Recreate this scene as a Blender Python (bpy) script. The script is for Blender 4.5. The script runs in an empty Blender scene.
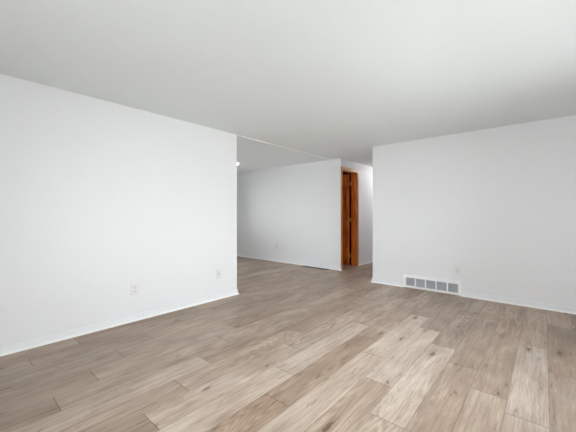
import bpy, bmesh, math, random
from mathutils import Vector, Matrix

S = bpy.context.scene
COL = S.collection
random.seed(7)

# ---------------------------------------------------------------- camera
FPX, YAW, HORIZON, EYE = 297.73, 0.7106, 214.39, 1.1506
cam_data = bpy.data.cameras.new('camera')
cam_data.sensor_fit = 'HORIZONTAL'
cam_data.sensor_width = 36.0
cam_data.lens = 36.0 * FPX / 576.0
cam_data.shift_y = (HORIZON - 216.0) / 576.0
cam_data.clip_start = 0.02
camera = bpy.data.objects.new('camera', cam_data)
camera.location = (0, 0, EYE)
camera.rotation_euler = (math.pi / 2, 0, YAW)
COL.objects.link(camera)
S.camera = camera

# ---------------------------------------------------------------- exposure
S.view_settings.view_transform = 'Standard'
S.view_settings.look = 'None'
S.view_settings.exposure = 0.14
S.view_settings.gamma = 1.0
S.view_settings.use_curve_mapping = False
S.cycles.max_bounces = 16
S.cycles.diffuse_bounces = 12
S.cycles.sample_clamp_indirect = 8.0

# ---------------------------------------------------------------- sky
SKY = 11.2
world = bpy.data.worlds.new('overcast_sky')
S.world = world
world.use_nodes = True
bg = world.node_tree.nodes['Background']
bg.inputs['Color'].default_value = (0.935, 0.965, 1.0, 1)
bg.inputs['Strength'].default_value = SKY

# window openings: (a0, a1, z0, z1) along the wall they sit in
WIN_EAST = (0.85, 3.25, 0.47, 2.02)     # y range, wall x = XE
WIN_SOUTH = (-1.8, 0.40, 0.80, 2.05)  # x range, wall y = YS
WIN_DINING = (2.40, 4.40, 0.75, 2.05)     # y range, wall x = XD

XL, YR, YF = -3.361, 4.775, 5.335
C1, C2, C3 = 2.774, -2.2116, -3.169
XE, YS, XD, YDS = 1.15, -1.40, -7.2, 0.6
YH = 7.9
H = 2.30
DO0, DO1, DOZ = 5.375, 6.045, 2.090
TH = 0.13                                # thickness of the hall wall      # doorway in the hall wall


def portal(name, loc, rot, sx, sy):
    l = bpy.data.lights.new(name, 'AREA')
    l.shape = 'RECTANGLE'
    l.size, l.size_y = sx, sy
    l.cycles.is_portal = True
    o = bpy.data.objects.new(name, l)
    o.location, o.rotation_euler = loc, rot
    COL.objects.link(o)


def mid(a, b): return (a + b) / 2


w = WIN_EAST
portal('window_daylight_east', (XE + 0.13, mid(w[0], w[1]), mid(w[2], w[3])), (0, math.pi / 2, 0), w[3] - w[2], w[1] - w[0])
w = WIN_SOUTH
portal('window_daylight_south', (mid(w[0], w[1]), YS - 0.13, mid(w[2], w[3])), (math.pi / 2, 0, 0), w[1] - w[0], w[3] - w[2])
w = WIN_DINING
portal('window_daylight_dining', (XD - 0.13, mid(w[0], w[1]), mid(w[2], w[3])), (0, -math.pi / 2, 0), w[3] - w[2], w[1] - w[0])


# ---------------------------------------------------------------- helpers
def srgb(r, g, b):
    f = lambda c: (c / 255 / 12.92) if c / 255 <= 0.04045 else ((c / 255 + 0.055) / 1.055) ** 2.4
    return (f(r), f(g), f(b), 1)


def new_mat(name):
    m = bpy.data.materials.new(name)
    m.use_nodes = True
    nt = m.node_tree
    return m, nt, nt.nodes['Principled BSDF'], nt.nodes, nt.links


def mathn(nt, op, a, b=None, c=None, clamp=False):
    n = nt.nodes.new('ShaderNodeMath')
    n.operation = op
    n.use_clamp = clamp
    for i, v in enumerate((a, b, c)):
        if v is None:
            continue
        if isinstance(v, (int, float)):
            n.inputs[i].default_value = v
        else:
            nt.links.new(v, n.inputs[i])
    return n.outputs[0]


def paint(name, col, rough=0.6, bump=0.06, scale=220, spec=0.3):
    m, nt, p, N, L = new_mat(name)
    p.inputs['Roughness'].default_value = rough
    p.inputs['Specular IOR Level'].default_value = spec
    tc = N.new('ShaderNodeTexCoord')
    n = N.new('ShaderNodeTexNoise')
    n.inputs['Scale'].default_value = scale
    n.inputs['Detail'].default_value = 3
    L.new(tc.outputs['Object'], n.inputs['Vector'])
    b = N.new('ShaderNodeBump')
    b.inputs['Strength'].default_value = bump
    b.inputs['Distance'].default_value = 0.002
    L.new(n.outputs['Fac'], b.inputs['Height'])
    L.new(b.outputs['Normal'], p.inputs['Normal'])
    n2 = N.new('ShaderNodeTexNoise')
    n2.inputs['Scale'].default_value = 1.3
    L.new(tc.outputs['Object'], n2.inputs['Vector'])
    r = N.new('ShaderNodeMix')
    r.data_type = 'RGBA'
    L.new(n2.outputs['Fac'], r.inputs['Factor'])
    r.inputs['A'].default_value = col
    r.inputs['B'].default_value = tuple(c * 0.98 for c in col[:3]) + (1,)
    L.new(r.outputs['Result'], p.inputs['Base Color'])
    return m


def plain(name, col, rough=0.5, metal=0.0, spec=0.4):
    m, nt, p, N, L = new_mat(name)
    p.inputs['Roughness'].default_value = rough
    p.inputs['Metallic'].default_value = metal
    p.inputs['Specular IOR Level'].default_value = spec
    tc = N.new('ShaderNodeTexCoord')
    n = N.new('ShaderNodeTexNoise')
    n.inputs['Scale'].default_value = 60
    L.new(tc.outputs['Object'], n.inputs['Vector'])
    r = N.new('ShaderNodeMix')
    r.data_type = 'RGBA'
    L.new(n.outputs['Fac'], r.inputs['Factor'])
    r.inputs['A'].default_value = col
    r.inputs['B'].default_value = tuple(c * 0.94 for c in col[:3]) + (1,)
    L.new(r.outputs['Result'], p.inputs['Base Color'])
    return m


def wood(name, c_dark, c_mid, c_light, rough=0.25, seed=0.0, blotch=0.5):
    """Vertical-grained stained wood with dark blotches."""
    m, nt, p, N, L = new_mat(name)
    tc = N.new('ShaderNodeTexCoord')
    mp = N.new('ShaderNodeMapping')
    mp.inputs['Location'].default_value = (seed, seed * 1.7, seed * 0.6)
    mp.inputs['Scale'].default_value = (14, 14, 1.0)
    L.new(tc.outputs['Object'], mp.inputs['Vector'])
    n = N.new('ShaderNodeTexNoise')
    n.inputs['Scale'].default_value = 2.2
    n.inputs['Detail'].default_value = 6
    n.inputs['Distortion'].default_value = 0.8
    L.new(mp.outputs['Vector'], n.inputs['Vector'])
    cr = N.new('ShaderNodeValToRGB')
    e = cr.color_ramp.elements
    e[0].position, e[0].color = 0.28, c_dark
    e[1].position, e[1].color = 0.72, c_light
    k = cr.color_ramp.elements.new(0.5)
    k.color = c_mid
    L.new(n.outputs['Fac'], cr.inputs['Fac'])
    mp2 = N.new('ShaderNodeMapping')
    mp2.inputs['Location'].default_value = (seed + 3, seed, seed)
    mp2.inputs['Scale'].default_value = (7, 7, 3.2)
    L.new(tc.outputs['Object'], mp2.inputs['Vector'])
    n2 = N.new('ShaderNodeTexNoise')
    n2.inputs['Scale'].default_value = 1.0
    n2.inputs['Detail'].default_value = 3
    L.new(mp2.outputs['Vector'], n2.inputs['Vector'])
    f = mathn(nt, 'MULTIPLY', mathn(nt, 'SUBTRACT', n2.outputs['Fac'], 0.52, clamp=True), 6.0 * blotch, clamp=True)
    mx = N.new('ShaderNodeMix')
    mx.data_type = 'RGBA'
    L.new(f, mx.inputs['Factor'])
    L.new(cr.outputs['Color'], mx.inputs['A'])
    mx.inputs['B'].default_value = c_dark
    L.new(mx.outputs['Result'], p.inputs['Base Color'])
    p.inputs['Roughness'].default_value = rough
    return m


def plank_floor_material():
    m, nt, p, N, L = new_mat('grey_oak_vinyl_planks')
    uv = N.new('ShaderNodeUVMap')
    uv.uv_map = 'plank'
    sep = N.new('ShaderNodeSeparateXYZ')
    L.new(uv.outputs['UV'], sep.inputs['Vector'])
    u, v = sep.outputs['X'], sep.outputs['Y']
    tone = N.new('ShaderNodeAttribute'); tone.attribute_name = 'tone'
    hue = N.new('ShaderNodeAttribute'); hue.attribute_name = 'hue'
    seed = N.new('ShaderNodeAttribute'); seed.attribute_name = 'seed'
    sd = seed.outputs['Fac']

    def coords(sx, sy, off):
        c = N.new('ShaderNodeCombineXYZ')
        L.new(mathn(nt, 'MULTIPLY', u, sx), c.inputs['X'])
        L.new(mathn(nt, 'MULTIPLY', v, sy), c.inputs['Y'])
        L.new(mathn(nt, 'MULTIPLY_ADD', sd, 37.0, off), c.inputs['Z'])
        return c.outputs['Vector']

    def noise(vec, scale, detail, dist=0.0, rough=0.5):
        n = N.new('ShaderNodeTexNoise')
        n.inputs['Scale'].default_value = scale
        n.inputs['Detail'].default_value = detail
        n.inputs['Distortion'].default_value = dist
        n.inputs['Roughness'].default_value = rough
        L.new(vec, n.inputs['Vector'])
        return n.outputs['Fac']

    fine = noise(coords(120, 7.0, 0), 1.0, 5, 0.3, 0.65)           # pores
    broad = noise(coords(13, 1.1, 5), 1.0, 4, 1.2, 0.55)         # growth bands
    patch = noise(coords(5.0, 2.0, 9), 1.0, 2, 0.4)              # soft tone drift
    # cathedral rings: contour lines of a stretched noise
    field = noise(coords(5.0, 0.55, 15), 1.0, 2, 0.15, 0.4)
    ring = mathn(nt, 'PINGPONG', mathn(nt, 'MULTIPLY', field, 26.0), 0.5)
    ring = mathn(nt, 'MULTIPLY', ring, 2.0)
    # knots: few, slightly drawn out along the grain
    vo = N.new('ShaderNodeTexVoronoi')
    vo.voronoi_dimensions = '3D'
    vo.inputs['Scale'].default_value = 1.0
    vo.inputs['Randomness'].default_value = 1.0
    wob = noise(coords(40, 20, 21), 1.0, 2)
    cw = N.new('ShaderNodeCombineXYZ')
    L.new(mathn(nt, 'MULTIPLY_ADD', wob, 0.3, mathn(nt, 'MULTIPLY', u, 11.0)), cw.inputs['X'])
    L.new(mathn(nt, 'MULTIPLY_ADD', wob, 0.3, mathn(nt, 'MULTIPLY', v, 3.0)), cw.inputs['Y'])
    L.new(mathn(nt, 'MULTIPLY', sd, 91.0), cw.inputs['Z'])
    L.new(cw.outputs['Vector'], vo.inputs['Vector'])
    rare = N.new('ShaderNodeSeparateColor')
    L.new(vo.outputs['Color'], rare.inputs['Color'])
    size = mathn(nt, 'MULTIPLY_ADD', rare.outputs['Red'], 0.36, -0.17)      # most cells have no knot, a few a large one
    knot = mathn(nt, 'MULTIPLY', mathn(nt, 'SUBTRACT', size, vo.outputs['Distance']), 26.0, clamp=True)
    halo = mathn(nt, 'MULTIPLY', mathn(nt, 'SUBTRACT', mathn(nt, 'MULTIPLY', size, 2.4), vo.outputs['Distance']), 3.2, clamp=True)

    def centred(x): return mathn(nt, 'SUBTRACT', x, 0.5)
    streak = noise(coords(42, 1.3, 31), 1.0, 4, 0.5, 0.6)
    val = mathn(nt, 'MULTIPLY_ADD', mathn(nt, 'SUBTRACT', tone.outputs['Fac'], 0.47), 0.62, 0.48)
    val = mathn(nt, 'MULTIPLY_ADD', centred(fine), 0.60, val)
    val = mathn(nt, 'MULTIPLY_ADD', centred(streak), 0.42, val)
    val = mathn(nt, 'MULTIPLY_ADD', centred(broad), 0.36, val)
    val = mathn(nt, 'MULTIPLY_ADD', centred(patch), 0.50, val)
    pick = mathn(nt, 'FRACT', mathn(nt, 'MULTIPLY', sd, 7.31))                # only some planks show cathedral figure
    pick = mathn(nt, 'MULTIPLY', mathn(nt, 'SUBTRACT', pick, 0.45, clamp=True), 0.42)
    val = mathn(nt, 'MULTIPLY_ADD', mathn(nt, 'SUBTRACT', ring, 0.5), pick, val)
    dash = noise(coords(48, 7.0, 51), 1.0, 3, 0.8, 0.5)                      # short dark checks along the grain
    dash = mathn(nt, 'MULTIPLY', mathn(nt, 'SUBTRACT', dash, 0.63, clamp=True), 9.0, clamp=True)
    val = mathn(nt, 'MULTIPLY_ADD', dash, -0.30, val)
    val = mathn(nt, 'MULTIPLY_ADD', halo, -0.20, val)
    cr = N.new('ShaderNodeValToRGB')
    e = cr.color_ramp.elements
    e[0].position, e[0].color = 0.05, FLOOR_DARK
    e[1].position, e[1].color = 0.95, FLOOR_LIGHT
    k = e.new(0.5); k.color = FLOOR_MID
    L.new(val, cr.inputs['Fac'])
    # some planks lean warm, others grey
    warm = N.new('ShaderNodeMix'); warm.data_type = 'RGBA'; warm.blend_type = 'MULTIPLY'
    L.new(hue.outputs['Fac'], warm.inputs['Factor'])
    L.new(cr.outputs['Color'], warm.inputs['A'])
    warm.inputs['B'].default_value = (1.0, 0.90, 0.78, 1)
    kn = N.new('ShaderNodeMix'); kn.data_type = 'RGBA'
    L.new(mathn(nt, 'MULTIPLY', knot, 0.70), kn.inputs['Factor'])
    L.new(warm.outputs['Result'], kn.inputs['A'])
    kn.inputs['B'].default_value = srgb(92, 72, 58)
    # joints between planks
    PW, PL = PLANK_W, PLANK_L
    du = mathn(nt, 'MINIMUM', u, mathn(nt, 'SUBTRACT', PW, u))
    dv = mathn(nt, 'MINIMUM', v, mathn(nt, 'SUBTRACT', PL, v))
    gu = mathn(nt, 'SUBTRACT', 1.0, mathn(nt, 'DIVIDE', du, 0.0028), clamp=True)
    gv = mathn(nt, 'SUBTRACT', 1.0, mathn(nt, 'DIVIDE', dv, 0.0040), clamp=True)
    g = mathn(nt, 'MAXIMUM', mathn(nt, 'MULTIPLY', gu, 0.75), gv)
    jn = N.new('ShaderNodeMix'); jn.data_type = 'RGBA'
    L.new(mathn(nt, 'MULTIPLY', g, 0.85), jn.inputs['Factor'])
    L.new(kn.outputs['Result'], jn.inputs['A'])
    jn.inputs['B'].default_value = srgb(84, 68, 58)
    L.new(jn.outputs['Result'], p.inputs['Base Color'])
    L.new(mathn(nt, 'MULTIPLY_ADD', fine, 0.14, 0.36), p.inputs['Roughness'])
    p.inputs['Specular IOR Level'].default_value = 0.35
    b = N.new('ShaderNodeBump')
    b.inputs['Strength'].default_value = 0.25
    b.inputs['Distance'].default_value = 0.001
    L.new(mathn(nt, 'MULTIPLY_ADD', g, -1.5, mathn(nt, 'MULTIPLY', fine, 0.5)), b.inputs['Height'])
    L.new(b.outputs['Normal'], p.inputs['Normal'])
    return m


def glass_material():
    m, nt, p, N, L = new_mat('window_glass')
    N.remove(p)
    t = N.new('ShaderNodeBsdfTransparent')
    t.inputs['Color'].default_value = (0.97, 0.985, 0.98, 1)
    g = N.new('ShaderNodeBsdfGlossy')
    g.inputs['Roughness'].default_value = 0.0
    fr = N.new('ShaderNodeFresnel')
    fr.inputs['IOR'].default_value = 1.45
    mx = N.new('ShaderNodeMixShader')
    L.new(fr.outputs['Fac'], mx.inputs['Fac'])
    L.new(t.outputs['BSDF'], mx.inputs[1])
    L.new(g.outputs['BSDF'], mx.inputs[2])
    L.new(mx.outputs['Shader'], N['Material Output'].inputs['Surface'])
    return m


def glow(name, col, strength):
    m, nt, p, N, L = new_mat(name)
    p.inputs['Base Color'].default_value = (0.9, 0.9, 0.88, 1)
    p.inputs['Emission Color'].default_value = col
    p.inputs['Emission Strength'].default_value = strength
    return m


PLANK_W, PLANK_L = 0.197, 1.23
FLOOR_DARK = srgb(118, 100, 87)
FLOOR_MID = srgb(170, 153, 140)
FLOOR_LIGHT = srgb(217, 206, 195)

M_WALL = paint('white_wall_paint', srgb(234, 234, 236), 0.5, spec=0.35)
M_CEIL = paint('flat_white_ceiling_paint', srgb(238, 242, 244), 0.9, 0.10, 90, 0.1)
M_BASE = paint('white_baseboard_paint', srgb(234, 235, 237), 0.45, 0.03, spec=0.4)
M_TRIM = paint('white_gloss_trim_paint', srgb(246, 246, 245), 0.35, 0.02)
M_PLATE = plain('white_plastic', srgb(238, 238, 238), 0.35)
M_COVER = plain('white_cover_plate_plastic', srgb(231, 231, 231), 0.4)
M_SLOT = plain('dark_socket_slot', srgb(70, 70, 72), 0.6)
M_SCREW = plain('plate_screw_metal', srgb(190, 190, 188), 0.3, 0.8)
M_GRILLE = plain('white_enamelled_steel', srgb(250, 250, 250), 0.3)
M_LOUVER = plain('grey_louver_steel', srgb(200, 200, 205), 0.5)
M_DUCT = plain('dark_duct', srgb(60, 60, 62), 0.8)
M_REG = plain('brown_register_steel', srgb(92, 92, 90), 0.45, 0.2)
M_BRASS = plain('aged_brass', srgb(196, 170, 118), 0.3, 0.9)
M_DOOR = wood('orange_varnished_door', srgb(150, 62, 20), srgb(222, 112, 40), srgb(238, 142, 66), 0.22, 1.0, 0.6)
M_JAMB = wood('orange_stained_jamb', srgb(150, 66, 22), srgb(208, 108, 42), srgb(230, 138, 66), 0.3, 4.0, 0.3)
M_DARK_ROOM = wood('dark_room_brown', srgb(70, 38, 20), srgb(110, 62, 34), srgb(140, 84, 48), 0.5, 9.0, 0.3)  # brown chosen so the room behind the door looks dark
M_CASE = wood('honey_oak_casing', srgb(150, 92, 44), srgb(190, 132, 76), srgb(214, 166, 110), 0.35, 7.0, 0.2)
M_GLASS = glass_material()
M_GROUND = plain('bounce_ground', srgb(218, 219, 214), 0.9)  # unseen ground, made pale to throw more daylight up at the ceiling
M_FLOOR = plank_floor_material()


class MB:
    """Collects shapes for one mesh."""
    def __init__(self):
        self.bm = bmesh.new()

    def box(self, x0, x1, y0, y1, z0, z1, bevel=0.0, seg=2):
        t = bmesh.new()
        vs = [t.verts.new((x, y, z)) for x in (x0, x1) for y in (y0, y1) for z in (z0, z1)]
        for f in ((0, 1, 3, 2), (4, 6, 7, 5), (0, 4, 5, 1), (2, 3, 7, 6), (0, 2, 6, 4), (1, 5, 7, 3)):
            t.faces.new([vs[i] for i in f])
        bmesh.ops.recalc_face_normals(t, faces=t.faces)
        if bevel:
            bmesh.ops.bevel(t, geom=t.edges[:] , offset=bevel, segments=seg, affect='EDGES', profile=0.7)
        self._take(t)
        return self

    def _take(self, t, mat=None):
        if mat is not None:
            t.transform(mat)
        me = bpy.data.meshes.new('tmp')
        t.to_mesh(me)
        t.free()
        self.bm.from_mesh(me)
        bpy.data.meshes.remove(me)

    def cyl(self, c, r, h, axis='Z', n=24, r2=None):
        t = bmesh.new()
        bmesh.ops.create_cone(t, cap_ends=True, segments=n, radius1=r, radius2=r if r2 is None else r2, depth=h)
        R = {'Z': Matrix(), 'X': Matrix.Rotation(math.pi / 2, 4, 'Y'), 'Y': Matrix.Rotation(-math.pi / 2, 4, 'X')}[axis]
        self._take(t, Matrix.Translation(Vector(c)) @ R)
        return self

    def lathe(self, prof, c, n=40):
        t = bmesh.new()
        rings = []
        for r, z in prof:
            rings.append([t.verts.new((max(r, 1e-4) * math.cos(2 * math.pi * k / n), max(r, 1e-4) * math.sin(2 * math.pi * k / n), z)) for k in range(n)])
        for a, b in zip(rings, rings[1:]):
            for k in range(n):
                t.faces.new([a[k], a[(k + 1) % n], b[(k + 1) % n], b[k]])
        bmesh.ops.remove_doubles(t, verts=t.verts, dist=5e-4)
        bmesh.ops.recalc_face_normals(t, faces=t.faces)
        for f in t.faces:
            f.smooth = True
        self._take(t, Matrix.Translation(Vector(c)))
        return self

    def sweep(self, path, prof, closed=False):
        """Profile (d, z), d to the left of the travel direction, mitred along a floor path."""
        t = bmesh.new()
        n = len(path)
        rings = []
        for i, pnt in enumerate(path):
            p = Vector(pnt)
            d0 = (p - Vector(path[i - 1])).normalized() if i > 0 else None
            d1 = (Vector(path[i + 1]) - p).normalized() if i < n - 1 else None
            d0 = d0 or d1
            d1 = d1 or d0
            n0, n1 = Vector((-d0.y, d0.x)), Vector((-d1.y, d1.x))
            mi = (n0 + n1) / (1 + n0.dot(n1))
            rings.append([t.verts.new((p.x + mi.x * d, p.y + mi.y * d, z)) for d, z in prof])
        for a, b in zip(rings, rings[1:]):
            for k in range(len(prof) - 1):
                t.faces.new([a[k], a[k + 1], b[k + 1], b[k]])
            t.faces.new([a[-1], a[0], b[0], b[-1]])
        t.faces.new(rings[0]); t.faces.new(rings[-1][::-1])
        bmesh.ops.recalc_face_normals(t, faces=t.faces)
        self._take(t)
        return self

    def build(self, name, mat, parent=None, loc=None, **props):
        me = bpy.data.meshes.new(name)
        self.bm.to_mesh(me)
        self.bm.free()
        me.materials.append(mat)
        o = bpy.data.objects.new(name, me)
        COL.objects.link(o)
        if parent:
            o.parent = parent
        if loc:
            o.location = loc
        for k, v in props.items():
            o[k] = v
        return o


def structure(o, label, cat):
    o['kind'] = 'structure'
    o['label'] = label
    o['category'] = cat
    return o


def thing(name, label, cat, loc, rz=0.0, group=None, kind=None):
    o = bpy.data.objects.new(name, None)
    o.empty_display_size = 0.1
    o.location = loc
    o.rotation_euler = (0, 0, rz)
    COL.objects.link(o)
    o['label'], o['category'] = label, cat
    if group: o['group'] = group
    if kind: o['kind'] = kind
    return o


# ---------------------------------------------------------------- floor
X0, X1F, Y0F, Y1F = XD - 0.12, XE + 0.12, YS - 0.12, YH + 0.12
SEAM0 = 0.0225
# a butt joint of each row, read off the photograph (row 0 lies just left of SEAM0)
JOINT = {-2: 0.15, -1: 4.12, 0: 3.36, 1: 3.52, 2: 3.81, 3: 1.616, 4: 1.95, 5: 3.535, 6: 1.353, 7: 1.643, 8: 0.757,
         9: 1.05, 10: 1.357, 11: 0.455, 12: 0.71, 13: 0.96, 14: 1.27, 15: 0.45, 16: 0.80}
# own plank tones, with the middle rows lightened further for a pool of light: (row, a y inside the plank): (tone, hue)
TONES = {(-1, 3.0): (0.30, 0.55), (-1, 4.5): (0.62, 0.7), (-1, 1.5): (0.34, 0.4), (0, 2.5): (0.66, 0.15), (0, 1.5): (0.66, 0.15), (0, 4.0): (0.64, 0.7), (0, 4.7): (0.56, 0.8),
         (1, 3.0): (0.44, 0.45), (1, 4.0): (0.60, 0.8), (2, 3.2): (0.40, 0.35), (2, 4.2): (0.58, 0.6), (1, 1.8): (0.48, 0.4), (2, 2.0): (0.5, 0.45),
         (3, 2.2): (0.77, 0.3), (3, 3.5): (0.36, 0.3), (3, 1.0): (0.60, 0.4), (4, 2.5): (0.78, 0.25), (4, 1.2): (0.60, 0.55), (4, 4.0): (0.40, 0.3),
         (5, 2.5): (0.76, 0.35), (5, 3.0): (0.76, 0.35), (5, 1.5): (0.76, 0.45), (5, 4.0): (0.38, 0.3), (6, 1.0): (0.30, 0.9), (6, 2.0): (0.34, 0.7), (6, 3.2): (0.42, 0.5),
         (7, 2.0): (0.70, 0.3), (7, 1.0): (0.76, 0.4), (8, 0.3): (0.26, 0.5), (8, 1.5): (0.66, 0.35), (8, 2.5): (0.58, 0.35), (7, 3.2): (0.59, 0.4), (9, 2.9): (0.34, 0.5), (10, 3.0): (0.38, 0.45), (9, 1.5): (0.50, 0.45), (9, 0.5): (0.44, 0.4),
         (10, 0.8): (0.56, 0.3), (10, 1.8): (0.40, 0.4), (11, 0.2): (0.28, 0.4), (11, 1.0): (0.46, 0.35), (12, 0.3): (0.32, 0.4),
         (12, 1.2): (0.46, 0.3), (13, 0.5): (0.30, 0.35), (13, 1.5): (0.44, 0.35)}
bm = bmesh.new()
uvl = bm.loops.layers.uv.new('plank')
lt = bm.faces.layers.float.new('tone')
lh = bm.faces.layers.float.new('hue')
ls = bm.faces.layers.float.new('seed')
rnd = random.Random(21)
row = -6
while True:
    xb = SEAM0 - PLANK_W * row
    xa = xb - PLANK_W
    if xb <= X0:
        break
    if xa < X1F:
        j = JOINT.get(row, (0.45 + 0.31 * row) % PLANK_L + rnd.uniform(-0.1, 0.1))
        k = math.floor((Y0F - j) / PLANK_L)
        while j + k * PLANK_L < Y1F:
            ya, yb = j + k * PLANK_L, j + (k + 1) * PLANK_L
            tone, hue = min(max(rnd.gauss(0.44 if row < 12 else 0.36, 0.085), 0.2), 0.66), rnd.uniform(0.15, 0.65)  # rows towards the dining side darker, its dimmer light put into the tone
            for (r_, y_), (t_, h_) in TONES.items():
                if r_ == row and ya <= y_ < yb:
                    tone, hue = t_, h_
            x0c, x1c, y0c, y1c = max(xa, X0), min(xb, X1F), max(ya, Y0F), min(yb, Y1F)
            vs = [bm.verts.new((x, y, 0)) for x, y in ((x0c, y0c), (x1c, y0c), (x1c, y1c), (x0c, y1c))]
            f = bm.faces.new(vs)
            for lp in f.loops:
                lp[uvl].uv = (lp.vert.co.x - xa, lp.vert.co.y - ya)
            f[lt], f[lh], f[ls] = tone, hue, rnd.random()
            k += 1
    row += 1
# a slab under the planks gives the floor its thickness
q = [bm.verts.new((x, y, -0.12)) for x, y in ((X0, Y0F), (X0, Y1F), (X1F, Y1F), (X1F, Y0F))]
bm.faces.new(q)
me = bpy.data.meshes.new('floor')
bm.to_mesh(me); bm.free()
me.materials.append(M_FLOOR)
floor = bpy.data.objects.new('floor', me)
COL.objects.link(floor)
structure(floor, 'grey-brown wood plank floor running through the empty rooms', 'floor')

structure(MB().box(-40, 40, -40, 40, -0.75, -0.6).build('ground', M_GROUND), 'unseen ground outside the windows, made pale to bounce light onto the ceiling', 'ground')

# ---------------------------------------------------------------- ceiling and walls
structure(MB().box(X0, X1F, Y0F, Y1F, H, H + 0.12).build('ceiling', M_CEIL), 'flat white ceiling over the whole room', 'ceiling')


def wall_with_hole(axis, p0, p1, a0, a1, hole, z1=H):
    """axis 'X': wall slab between x=p0..p1 running along y from a0 to a1, with one opening."""
    m = MB()
    h0, h1, z0h, z1h = hole
    segs = [(a0, h0, 0, z1), (h1, a1, 0, z1), (h0, h1, z1h, z1)]
    if z0h > 0:
        segs.append((h0, h1, 0, z0h))
    for s0, s1, b0, b1 in segs:
        if axis == 'X':
            m.box(p0, p1, s0, s1, b0, b1)
        else:
            m.box(s0, s1, p0, p1, b0, b1)
    return m


T = 0.11
structure(MB().box(XL - T, XL, YS, C1, 0, H).build('wall_left', M_WALL), 'long white wall on the left ending at the dining opening', 'wall')
structure(MB().box(C2, XE, YR, YR + T, 0, H).build('wall_right', M_WALL), 'white wall on the right above the air return', 'wall')
structure(MB().box(XD, C3 - TH, YF, YF + 0.083, 0, H).build('wall_far', M_WALL), 'white far wall of the dining area left of the doorway', 'wall')
structure(wall_with_hole('X', C3 - TH, C3, YF, YH, (DO0, DO1, 0, DOZ)).build('wall_hall', M_WALL), 'white hallway wall around the wooden doorway, its corner next to the dining area', 'wall')
structure(MB().box(C2, C2 + T, YR + T, YH, 0, H).build('wall_hall_right', M_WALL), 'white hallway wall behind the right wall', 'wall')
structure(MB().box(XD, C2 + T, YH, YH + T, 0, H).build('wall_hall_end', M_WALL), 'white wall at the end of the hallway', 'wall')
structure(MB().box(-4.20, -4.12, YF + 0.083, 6.75, 0, H).build('wall_dark_side', M_DARK_ROOM), 'added brown side wall that darkens the room behind the wooden door', 'wall')  # added close behind the doorway to keep the gap beside the slab dark
structure(MB().box(-4.20, C3 - TH, 6.67, 6.75, 0, H).build('wall_dark_back', M_DARK_ROOM), 'added brown back wall that darkens the room behind the wooden door', 'wall')
structure(wall_with_hole('X', XE, XE + T, YS, YR + T, WIN_EAST).build('wall_east', M_WALL), 'window wall beside the camera', 'wall')
structure(wall_with_hole('Y', YS - T, YS, XD, XE + T, WIN_SOUTH).build('wall_south', M_WALL), 'window wall behind the camera', 'wall')
structure(wall_with_hole('X', XD - T, XD, YDS, YF + 0.083, WIN_DINING).build('wall_dining', M_WALL), 'window wall of the dining area', 'wall')
structure(MB().box(XD, XL - T, YDS - T, YDS, 0, H).build('wall_dining_south', M_WALL), 'near wall of the dining area', 'wall')

# strip on the ceiling where the left wall once continued
structure(MB().box(XL - 0.045, XL + 0.004, C1, YF, H - 0.012, H, 0.002, 1).build('trim_1', M_TRIM), 'thin white strip across the ceiling in line with the left wall', 'trim')

# baseboards with a shoe moulding
BASE = [(0, 0), (0.011, 0), (0.011, 0.062), (0.008, 0.069), (0, 0.071)]
SHOE = [(0.011, 0), (0.027, 0), (0.026, 0.009), (0.021, 0.016), (0.011, 0.019)]


def baseboard(name, path, label):
    o = structure(MB().sweep(path, BASE).build(name, M_BASE), label, 'baseboard')
    MB().sweep(path, SHOE).build('shoe_moulding', M_TRIM, o, label='bright white shoe moulding')
    return o


baseboard('baseboard_left', [(XL - T, YDS + 0.0), (XL - T, C1), (XL, C1), (XL, YS)], 'white baseboard along the foot of the left wall')
VX0, VX1 = -1.690, -0.886
baseboard('baseboard_right', [(VX0, YR), (C2, YR), (C2, YH)], 'white baseboard between the hallway corner and the air return')
baseboard('baseboard_right_of_vent', [(XE, YR), (VX1, YR)], 'white baseboard right of the air return')
baseboard('baseboard_far', [(C3, DO0 - 0.032), (C3, YF), (XD, YF)], 'white baseboard along the dining far wall')
baseboard('baseboard_hall', [(C3, YH), (C3, DO1 + 0.056)], 'white baseboard in the hallway past the wooden doorway')


# ---------------------------------------------------------------- windows (out of the frame, they light the rooms)
def window(name, axis, face, sgn, hole, label):
    """face: inner wall plane; sgn: +1 when outdoors lies towards + of the axis."""
    a0, a1, z0, z1 = hole
    root = thing(name, label, 'window', (0, 0, 0), kind='structure')
    fr, pa = MB(), MB()

    def B(m, p0, p1, s0, s1, b0, b1, bev=0.0):
        p0, p1 = sorted((face + sgn * p0, face + sgn * p1))
        if axis == 'X': m.box(p0, p1, s0, s1, b0, b1, bev)
        else: m.box(s0, s1, p0, p1, b0, b1, bev)
    w_ = 0.035
    am = mid(a0, a1)
    for s0, s1, b0, b1 in ((a0, a0 + w_, z0, z1), (a1 - w_, a1, z0, z1), (a0, a1, z0, z0 + w_), (a0, a1, z1 - w_, z1), (am - 0.02, am + 0.02, z0, z1)):
        B(fr, 0.05, 0.09, s0, s1, b0, b1, 0.004)
    fr.build('window_frame', M_TRIM, root)
    for s0, s1 in ((a0 + w_, am - 0.02), (am + 0.02, a1 - w_)):
        pa = MB()
        B(pa, 0.068, 0.072, s0, s1, z0 + w_, z1 - w_)
        pa.build('pane', M_GLASS, root)
    si = MB()
    B(si, -0.03, 0.03, a0 - 0.03, a1 + 0.03, z0 - 0.022, z0, 0.003)
    si.build('window_sill', M_TRIM, root)
    return root


window('window_1', 'X', XE, 1, WIN_EAST, 'wide white window in the wall beside the camera')
window('window_2', 'Y', YS, -1, WIN_SOUTH, 'white window in the wall behind the camera')
window('window_3', 'X', XD, -1, WIN_DINING, 'white window of the dining area')

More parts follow.
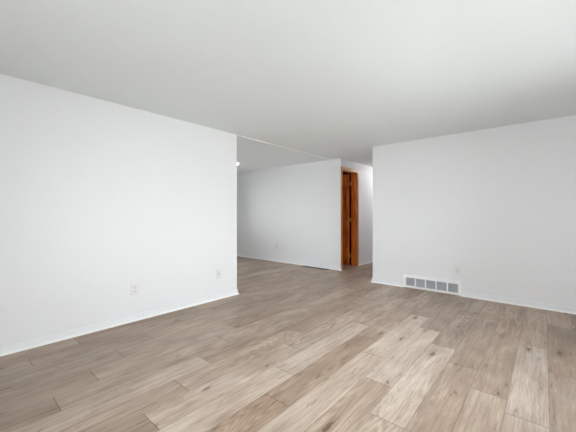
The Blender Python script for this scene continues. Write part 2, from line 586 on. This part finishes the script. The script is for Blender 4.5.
# ---------------------------------------------------------------- wooden door standing open
door = thing('door_1', 'orange-brown wooden door standing open in the hallway doorway', 'door', (C3, mid(DO0, DO1), 0), kind='structure')
dx, dy = C3, mid(DO0, DO1)
JT = 0.016
m = MB()
m.box(-TH, 0.0, DO0 - dy, DO0 - dy + JT, 0, DOZ)
m.box(-TH, 0.0, DO1 - dy - JT, DO1 - dy, 0, DOZ)
m.box(-TH, 0.0, DO0 - dy + JT, DO1 - dy - JT, DOZ - JT, DOZ)
jamb = m.build('door_jamb', M_JAMB, door)
m = MB()   # stop moulding the door closes against
SX0, SX1, ST = -0.066, -0.036, 0.011
m.box(SX0, SX1, DO0 - dy + JT, DO0 - dy + JT + ST, 0, DOZ - JT)
m.box(SX0, SX1, DO1 - dy - JT - ST, DO1 - dy - JT, 0, DOZ - JT)
m.box(SX0, SX1, DO0 - dy + JT + ST, DO1 - dy - JT - ST, DOZ - JT - ST, DOZ - JT)
m.build('door_stop', M_JAMB, jamb)
CW, CT = 0.055, 0.016
m = MB()
m.box(0, CT, DO0 - dy - 0.031, DO0 - dy + 0.008, 0, DOZ + CW - 0.006, 0.004)
m.box(0, CT, DO1 - dy - 0.006, DO1 - dy + CW - 0.006, 0, DOZ + CW - 0.006, 0.004)
m.box(0, CT, DO0 - dy + 0.006, DO1 - dy - 0.006, DOZ - 0.006, DOZ + CW - 0.006, 0.004)
m.build('door_casing', M_CASE, door)
# slab, hinged on the far jamb and swung back into the small room
hx, hy = -TH - 0.040, DO1 - dy - JT - 0.004
SW, SH, SD = DO1 - DO0 - 2 * JT - 0.008, DOZ - JT - 0.016, 0.035
slab = MB().box(-SW, -0.002, -SD, 0, 0.012, SH, 0.002, 1).build('door_slab', M_DOOR, door, (hx, hy, 0))
slab.rotation_euler = (0, 0, math.radians(3))
kn = MB()
kn.cyl((-SW + 0.06, -SD - 0.004, 0.93), 0.030, 0.008, 'Y')
kn.cyl((-SW + 0.06, -SD - 0.022, 0.93), 0.011, 0.03, 'Y')
kn.cyl((-SW + 0.06, -SD - 0.048, 0.93), 0.026, 0.03, 'Y', 24, 0.020)
kn.build('door_knob', M_BRASS, slab)
for z in (0.22, 1.03, 1.84):
    h = MB().cyl((0.010, -0.004, z), 0.007, 0.09, 'Z', 16)
    h.box(-0.0025, 0.0425, -0.0075, -0.0045, z - 0.044, z + 0.044)
    h.build('hinge', M_BRASS, slab)


# ---------------------------------------------------------------- wall plates (built facing +Y locally: front is -Y)
def wall_plate(name, label, cat, loc, rz, kind, group=None):
    t = thing(name, label, cat, loc, rz, group)
    MB().box(-0.040, 0.040, -0.009, 0, -0.063, 0.063, 0.003).build('cover_plate', M_COVER, t)
    if kind == 'duplex':
        for z in (0.0195, -0.0195):
            s = MB().box(-0.017, 0.017, -0.0115, -0.008, z - 0.0145, z + 0.0145, 0.0012, 1).build('socket', M_PLATE, t)
            sl = MB().box(-0.0092, -0.0052, -0.0121, -0.011, z - 0.005, z + 0.007)
            sl.box(0.0052, 0.0092, -0.0121, -0.011, z - 0.004, z + 0.006)
            sl.cyl((0, -0.0116, z - 0.008), 0.0032, 0.0012, 'Y', 12)
            sl.build('slot', M_SLOT, s)
        MB().cyl((0, -0.0094, 0), 0.003, 0.0012, 'Y', 12).build('screw', M_SCREW, t)
    else:
        j = MB().cyl((0, -0.012, 0), 0.0085, 0.008, 'Y', 6).cyl((0, -0.017, 0), 0.0055, 0.012, 'Y', 16).build('jack', M_SCREW, t)
        MB().cyl((0, -0.0232, 0), 0.0022, 0.001, 'Y', 10).build('pin', M_SLOT, j)
        for z in (0.042, -0.042):
            MB().cyl((0, -0.0094, z), 0.003, 0.0012, 'Y', 12).build('screw', M_SCREW, t)
    return t


LEFTROT = math.pi / 2      # plate front towards +X
wall_plate('power_outlet', 'white double power outlet low on the left wall, nearest the camera', 'outlet', (XL, 1.362, 0.341), LEFTROT, 'duplex')
wall_plate('cable_jack', 'white wall plate with a single jack near the end of the left wall', 'jack plate', (XL, 2.455, 0.339), LEFTROT, 'jack')
wall_plate('power_outlet', 'white power outlet on the right wall just above the air return', 'outlet', (-0.931, YR, 0.358), 0, 'duplex')
wall_plate('power_outlet', 'white power outlet low on the dining far wall', 'outlet', (-4.969, YF, 0.377), 0, 'duplex')

# ---------------------------------------------------------------- air return grille
VY, VZ0, VZ1, VD = YR, 0.008, 0.194, 0.027
vent = thing('air_return_grille', 'white five-bay air return grille low on the right wall', 'vent', (mid(VX0, VX1), VY, 0))
cx = mid(VX0, VX1)
bays = [(-1.648, -1.512), (-1.495, -1.365), (-1.348, -1.218), (-1.201, -1.069), (-1.052, -0.920)]
bz0, bz1 = 0.040, 0.163
m = MB()
m.box(VX0 - cx, VX1 - cx, -VD, 0, VZ0, bz0, 0.002, 1)
m.box(VX0 - cx, VX1 - cx, -VD, 0, bz1, VZ1, 0.002, 1)
xs = [VX0] + [e for b_ in bays for e in b_] + [VX1]
for i in range(0, len(xs), 2):
    m.box(xs[i] - cx, xs[i + 1] - cx, -VD, 0, bz0 - 0.002, bz1 + 0.002, 0.001, 1)
m.build('grille_frame', M_GRILLE, vent)
MB().box(bays[0][0] - cx, bays[-1][1] - cx, -0.0022, -0.0002, bz0, bz1).build('backing', M_DUCT, vent)
for b0, b1 in bays:
    m = MB()
    n = 10
    for k in range(n):
        z = bz0 + (k + 0.5) * (bz1 - bz0) / n
        t = bmesh.new()
        w2, h2, d2 = (b1 - b0) / 2, 0.0007, 0.0075
        vs = [t.verts.new((x, y, zz)) for x in (-w2, w2) for y in (-d2, d2) for zz in (-h2, h2)]
        for f in ((0, 1, 3, 2), (4, 6, 7, 5), (0, 4, 5, 1), (2, 3, 7, 6), (0, 2, 6, 4), (1, 5, 7, 3)):
            t.faces.new([vs[i] for i in f])
        bmesh.ops.recalc_face_normals(t, faces=t.faces)
        m._take(t, Matrix.Translation((mid(b0, b1) - cx, -0.0085, z)) @ Matrix.Rotation(math.radians(38), 4, 'X'))
    m.build('louver_bank', M_LOUVER, vent)

# ---------------------------------------------------------------- floor register by the far wall
reg = thing('floor_register', 'dark metal floor register at the foot of the dining far wall', 'floor vent', (-3.73, 5.235, 0))
RW, RD = 0.33, 0.062
m = MB()
m.box(-RW, RW, -RD, -RD + 0.016, 0.0, 0.006, 0.0015, 1)
m.box(-RW, RW, RD - 0.016, RD, 0.0, 0.006, 0.0015, 1)
m.box(-RW, -RW + 0.018, -RD + 0.016, RD - 0.016, 0.0, 0.006)
m.box(RW - 0.018, RW, -RD + 0.016, RD - 0.016, 0.0, 0.006)
m.build('register_frame', M_REG, reg)
MB().box(-RW + 0.018, RW - 0.018, -RD + 0.016, RD - 0.016, 0.0003, 0.0013).build('register_opening', M_DUCT, reg)
m = MB()
for k in range(28):
    x = -RW + 0.018 + (k + 0.5) * (2 * RW - 0.036) / 28
    m.box(x - 0.004, x + 0.004, -RD + 0.016, RD - 0.016, 0.0013, 0.005)
m.build('register_slats', M_REG, reg)


# ---------------------------------------------------------------- ceiling lamps
def ceiling_lamp(loc, label, r, strength, tint):
    t = thing('ceiling_lamp', label, 'lamp', loc)
    MB().lathe([(0, 0), (r * 0.75, 0), (r * 0.78, -0.012), (r * 1.03, -0.02), (r * 1.03, -0.032), (0, -0.032)], (0, 0, 0)).build('lamp_base', M_PLATE, t)
    prof = [(r, -0.033)] + [(r * math.cos(a), -0.033 - 0.075 * math.sin(a)) for a in [k * math.pi / 2 / 10 for k in range(1, 11)]]
    MB().lathe(prof, (0, 0, 0)).build('lamp_shade', glow('lit_opal_glass', tint, strength), t)
    return t


ceiling_lamp((-2.69, 7.05, H), 'round white ceiling lamp in the hallway', 0.15, 25.0, (1.0, 0.98, 0.95, 1))
ceiling_lamp((-5.16, 4.13, H), 'round white ceiling lamp in the dining area peeking past the left wall', 0.15, 1.5, (1.0, 0.97, 0.92, 1))
